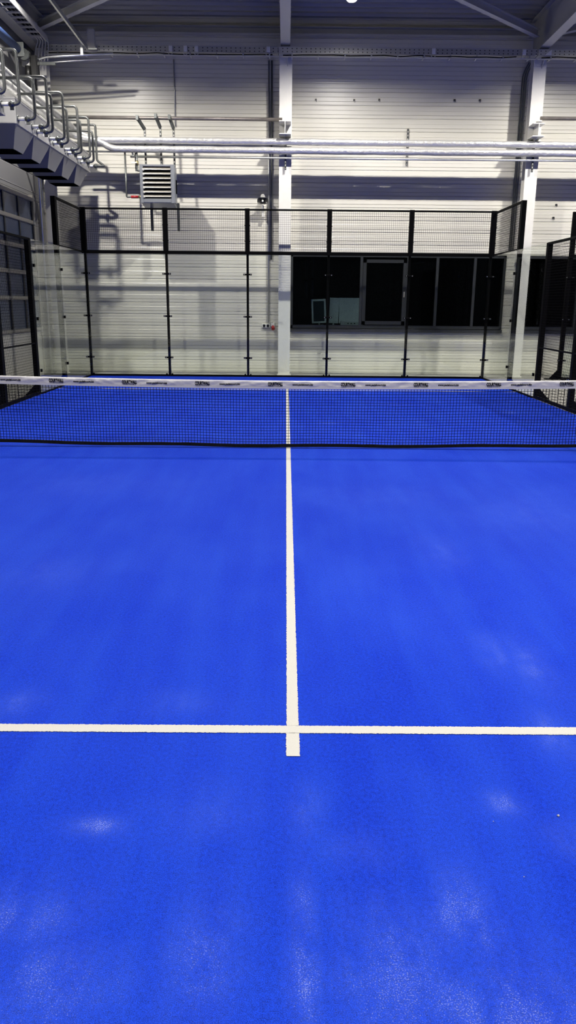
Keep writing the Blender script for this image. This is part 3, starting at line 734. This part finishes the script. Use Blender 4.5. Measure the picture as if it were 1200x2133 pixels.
for s_, side in ((-1, 'left'), (1, 'right')):
    g = empty('mesh_panel', (s_ * 5.03, 7.88, 0)); g.rotation_euler = (0, 0, PI / 2); tag(g, 'black mesh panel above the %s side glass at the back corner' % side, 'mesh panel', 'mesh panels of the side walls')
    wires(2.04, 3.0, 3.95).build('wire_mesh', 'wire', g)
    MB().bbox(0, 2.06, -.02, .02, 3.95, 4.0, .005).build('top_rail', BLK, g)
    MB().box(0, 2.06, -.02, .02, 2.985, 3.02).build('bottom_rail', BLK, g)
    for (ya, yb, wh) in ((3.92, 5.74, 'beside the side glass'), (1.96, 3.80, 'second from the side glass'), (.01, 1.84, 'nearest the net, outside the picture')):
        g = empty('mesh_panel', (s_ * 5.03, ya, 0)); g.rotation_euler = (0, 0, PI / 2); tag(g, 'tall black mesh fence panel of the %s side, %s' % (side, wh), 'mesh panel', 'mesh panels of the side walls')
        wires(yb - ya, .06, 2.96).build('wire_mesh', 'wire', g)
        MB().bbox(-.06, yb - ya + .06, -.02, .02, 2.96, 3.005, .005).build('top_rail', BLK, g)
        MB().bbox(-.06, yb - ya + .06, -.02, .02, 0, .065, .005).build('bottom_rail', BLK, g)
        MB().bbox(-.0, yb - ya, -.004, .022, 1.0, 1.03, .004).build('middle_rail', BLK, g)

# neighbouring court: corner post, glass and its mesh
post(6.99, 10.05, 4.03, 'tall black corner post of the neighbouring court beyond the right fence', 'posts of the neighbouring court', lower=.10, upper=.12, foot=None)
ft = MB().prism([(-.22, 0), (0, 0), (0, .22), (-.04, .2)], 1, -.006, .006).box(-.32, .02, -.07, .07, -.012, .012).build('foot_bracket', BLK, loc=(6.94, 10.10, 0))
ft.parent = [o for o in D.objects if o.get('label', '').startswith('tall black corner post of the neigh')][0]; ft.location = (-.05, .05, 0)
for i in range(2):
    g = empty('glass_panel', (8.02 + 2 * i, 10.05, 0)); tag(g, '%s back glass panel of the neighbouring court, counted from its corner post' % ORD[i], 'glass wall', 'glass panels of the neighbouring court')
    MB().box(-.97, .97, -.006, .006, .04, 2.985).build('glass_sheet', 'glass', g)
    MB().box(-1.0, 1.0, -.02, .03, 0, .045).build('bottom_rail', BLK, g); MB().box(-1.0, 1.0, -.02, .05, 2.965, 3.045).build('top_rail', BLK, g)
g = empty('mesh_panel', (7.05, 10.07, 0)); tag(g, 'black mesh panel on the back wall of the neighbouring court', 'mesh panel')
wires(1.9, 3.06, 3.985).build('wire_mesh', 'wire', g); MB().bbox(0, 1.95, -.02, .02, 3.985, 4.025, .005).build('top_rail', BLK, g)
g = empty('glass_panel', (7.0, 9.0, 0)); tag(g, 'side glass panel of the neighbouring court next to its corner post', 'glass wall', 'glass panels of the neighbouring court')
MB().box(-.006, .006, -.98, .98, .03, 2.99).build('glass_sheet', 'glass', g); MB().box(-.02, .02, -.98, .98, 0, .03).build('bottom_rail', BLK, g)

# ------------------------------------------------------------------ net
net = empty('court_net', (0, 0, 0)); tag(net, 'black court net with a white printed top band stretched across the court', 'net')
def ztop(x): return .868 + .0026 * x * x
def zbot(x): return .012 + .0022 * x * x + .006 * math.sin(3.1 * x)
XN = 4.98
m = MB(); n = 520; rows = 7; TH = .098
import mathutils
def wr(x, k):
    u = k / (rows - 1)
    q = mathutils.noise.noise(Vector((x * 7.0 + u * 2.2, u * 1.3, 3.1))) + .6 * mathutils.noise.noise(Vector((x * 17 - u * 4, u * 2, 9.7)))
    return .015 * q * math.sin(PI * min(1, u * 1.05))
vs = []
for i in range(n + 1):
    x = -XN + 2 * XN * i / n
    for k in range(rows): vs.append((x, -.010 - (0.004 if 0 < k < rows - 1 else 0) + wr(x, k), ztop(x) - TH * k / (rows - 1)))
    for k in range(rows): vs.append((x, .010 - wr(x, k) * .5, ztop(x) - TH * (rows - 1 - k) / (rows - 1)))
K = 2 * rows
m.add(vs, [(i * K + k, i * K + (k + 1) % K, (i + 1) * K + (k + 1) % K, (i + 1) * K + k) for i in range(n) for k in range(K)], True)
tape = m.build('top_band', 'tape', net)
m = MB(); vs = []
for i in range(n + 1):
    x = -XN + 2 * XN * i / n; z = ztop(x) - TH
    vs += [(x, -.0165, z + .018), (x, -.0165, z - .004), (x, .0145, z - .004), (x, .0145, z + .018)]
m.add(vs, [(i * 4 + k, i * 4 + (k + 1) % 4, (i + 1) * 4 + (k + 1) % 4, (i + 1) * 4 + k) for i in range(n) for k in range(4)])
hm = m.build('band_hem', 'tape_edge', tape)
# cords
m = MB(); r_ = .0026; pu = .0395; nv = int(2 * XN / pu)
for i in range(nv + 1):
    x = -XN + i * pu; zb, zt = zbot(x) + .03, ztop(x) - TH
    k = 20; pv = [(x + random.uniform(-.0022, .0022), z) for z in [zb + (zt - zb) * j / k for j in range(k + 1)]]
    vs = []
    for (px, z) in pv: vs += [(px - r_, -r_, z), (px + r_, -r_, z), (px + r_, r_, z), (px - r_, r_, z)]
    m.add(vs, [(j * 4 + q, j * 4 + (q + 1) % 4, (j + 1) * 4 + (q + 1) % 4, (j + 1) * 4 + q) for j in range(k) for q in range(4)])
for j in range(1, 20):
    vs = []; k = 250
    for i in range(k + 1):
        x = -XN + 2 * XN * i / k; zb, zt = zbot(x) + .03, ztop(x) - TH
        z = zb + (zt - zb) * j / 20 + .003 * mathutils.noise.noise(Vector((x * 3, j, 0)))
        vs += [(x, -r_, z - r_), (x, r_, z - r_), (x, r_, z + r_), (x, -r_, z + r_)]
    m.add(vs, [(i * 4 + q, i * 4 + (q + 1) % 4, (i + 1) * 4 + (q + 1) % 4, (i + 1) * 4 + q) for i in range(k) for q in range(4)])
m.build('net_cords', 'cord', net)
vs = []; k = 300; m = MB()
for i in range(k + 1):
    x = -XN + 2 * XN * i / k; z0 = max(.002, zbot(x) - .005); z1 = z0 + .042 + .004 * mathutils.noise.noise(Vector((x * 5, 0, 1)))
    d = .006 * mathutils.noise.noise(Vector((x * 4, 2, 1)))
    vs += [(x, -.008 + d, z0), (x, .008 + d, z0), (x, .008, z1), (x, -.008, z1)]
m.add(vs, [(i * 4 + q, i * 4 + (q + 1) % 4, (i + 1) * 4 + (q + 1) % 4, (i + 1) * 4 + q) for i in range(k) for q in range(4)])
m.build('bottom_hem', plain('net_hem', (.004, .004, .005), .8, var=.95, vscale=30, spec=.1), net)
# printed lettering
def text_mesh(body, wd, ht, shear, off):
    c = D.curves.new('lettering', 'FONT'); c.body = body; c.offset = off; c.shear = shear; c.resolution_u = 4; c.extrude = 0
    o = D.objects.new('lettering', c); COL.objects.link(o); dg = bpy.context.evaluated_depsgraph_get()
    me = D.meshes.new_from_object(o.evaluated_get(dg)); COL.objects.unlink(o); D.objects.remove(o); D.curves.remove(c)
    xs = [v.co.x for v in me.vertices]; ys = [v.co.y for v in me.vertices]
    sx = wd / (max(xs) - min(xs)); sy = ht / (max(ys) - min(ys)); mx = (max(xs) + min(xs)) / 2; my = (max(ys) + min(ys)) / 2
    for v in me.vertices: v.co = Vector(((v.co.x - mx) * sx, (v.co.y - my) * sy, 0))
    me.materials.clear(); me.materials.append(M['ink']); return me
t1 = text_mesh('COURTWALL', .190, .046, .12, .055)
t2 = text_mesh('PADEL COURTS', .172, .013, 0, .012)
t3 = text_mesh('www.padelcourt.biz', .268, .034, .22, .040)
def put(me, x, dz):
    me = me.copy(); a = math.atan(.0052 * x)                 # laid onto the wrinkled band
    for v in me.vertices:
        px = x + v.co.x * math.cos(a) - v.co.y * math.sin(a); pz = ztop(x) - dz + v.co.x * math.sin(a) + v.co.y * math.cos(a)
        k = (ztop(px) - pz) / TH * (rows - 1)
        v.co = Vector((px, -.0212 + wr(px, k), pz))
    o = D.objects.new('lettering', me); COL.objects.link(o); o.parent = tape
for i in range(-5, 6):
    x = -.173 + .9345 * i
    if abs(x) < 4.8: put(t1, x, .040); put(t2, x, .071)
    x2 = x + .352
    if abs(x2) < 4.8: put(t3, x2, .049)

# ------------------------------------------------------------------ lamps
g = empty('deck_highlight', (1.37, 9.62, 8.345)); tag(g, 'added glowing disc imitating a highlight on the roof deck at the top edge', 'lamp')  # added glowing disc with housing, imitates a lamp highlight on the deck ribs
MB().tube([(0, 0, .02), (0, 0, .10), (0, 0, .16)], [.13, .13, .08], 20).build('housing', 'casing', g)
MB().tube([(0, 0, 0), (0, 0, .025)], [.095, .11], 20).build('lens', 'lamp', g)
LX = (-4.65, 1.34, 7.35, 13.35); LY = (7.0, .5, -5.5, -11.5, -17.5)
lamp0 = None; lamps = []
for ix, x in enumerate(LX):
    for iy, y in enumerate(LY):
        if lamp0 is None:
            lamp0 = empty('high_bay_lamp')
            body = MB()
            body.tube([(0, 0, .03), (0, 0, .07), (0, 0, .12), (0, 0, .16)], [.19, .19, .12, .10], 24)
            for k in range(12):
                a = 2 * PI * k / 12; body.bar((.07 * math.cos(a), .07 * math.sin(a), .15), (.15 * math.cos(a), .15 * math.sin(a), .12), .006, .05)
            body.build('housing', 'casing', lamp0)
            MB().tube([(0, 0, .02), (0, 0, .031)], .165, 24).build('lens', 'lamp', lamp0)
            MB().tube([(0, 0, .15), (0, 0, .28)], .012, 8).build('hanger', 'galv', lamp0)
            l = lamp0
        else:
            l = copy_tree(lamp0)
        l.location = (x, y, 8.22)
        tag(l, 'round high bay lamp under the roof deck, outside the picture', 'lamp', 'high bay lamps under the roof')
        lamps.append((l, iy))
for l, iy in lamps:
        ld_ = D.lights.new('lamp_light', 'SPOT'); ld_.energy = 1950 if iy == 0 else 1800; ld_.color = (1, .95, .87); ld_.shadow_soft_size = .10
        ld_.spot_size = math.radians(158 if iy == 0 else 138); ld_.spot_blend = .45 if iy == 0 else .5
        lo_ = D.objects.new('lamp_light', ld_); COL.objects.link(lo_); lo_.parent = l; lo_.location = (0, 0, .012)

wd = D.worlds.new('world'); S.world = wd; wd.use_nodes = True
wd.node_tree.nodes['Background'].inputs[0].default_value = (.35, .45, .8, 1); wd.node_tree.nodes['Background'].inputs[1].default_value = .02

# ------------------------------------------------------------------ render settings
S.view_settings.view_transform = 'Standard'; S.view_settings.look = 'None'; S.view_settings.gamma = 1
S.view_settings.use_curve_mapping = False
S.view_settings.exposure = .50
c = S.cycles
c.max_bounces = 8; c.diffuse_bounces = 2; c.glossy_bounces = 4; c.transmission_bounces = 4; c.transparent_max_bounces = 24
c.caustics_reflective = False; c.caustics_refractive = False; c.sample_clamp_indirect = 6
c.use_denoising = True; c.denoising_prefilter = 'NONE'; c.denoising_input_passes = 'RGB_ALBEDO_NORMAL'
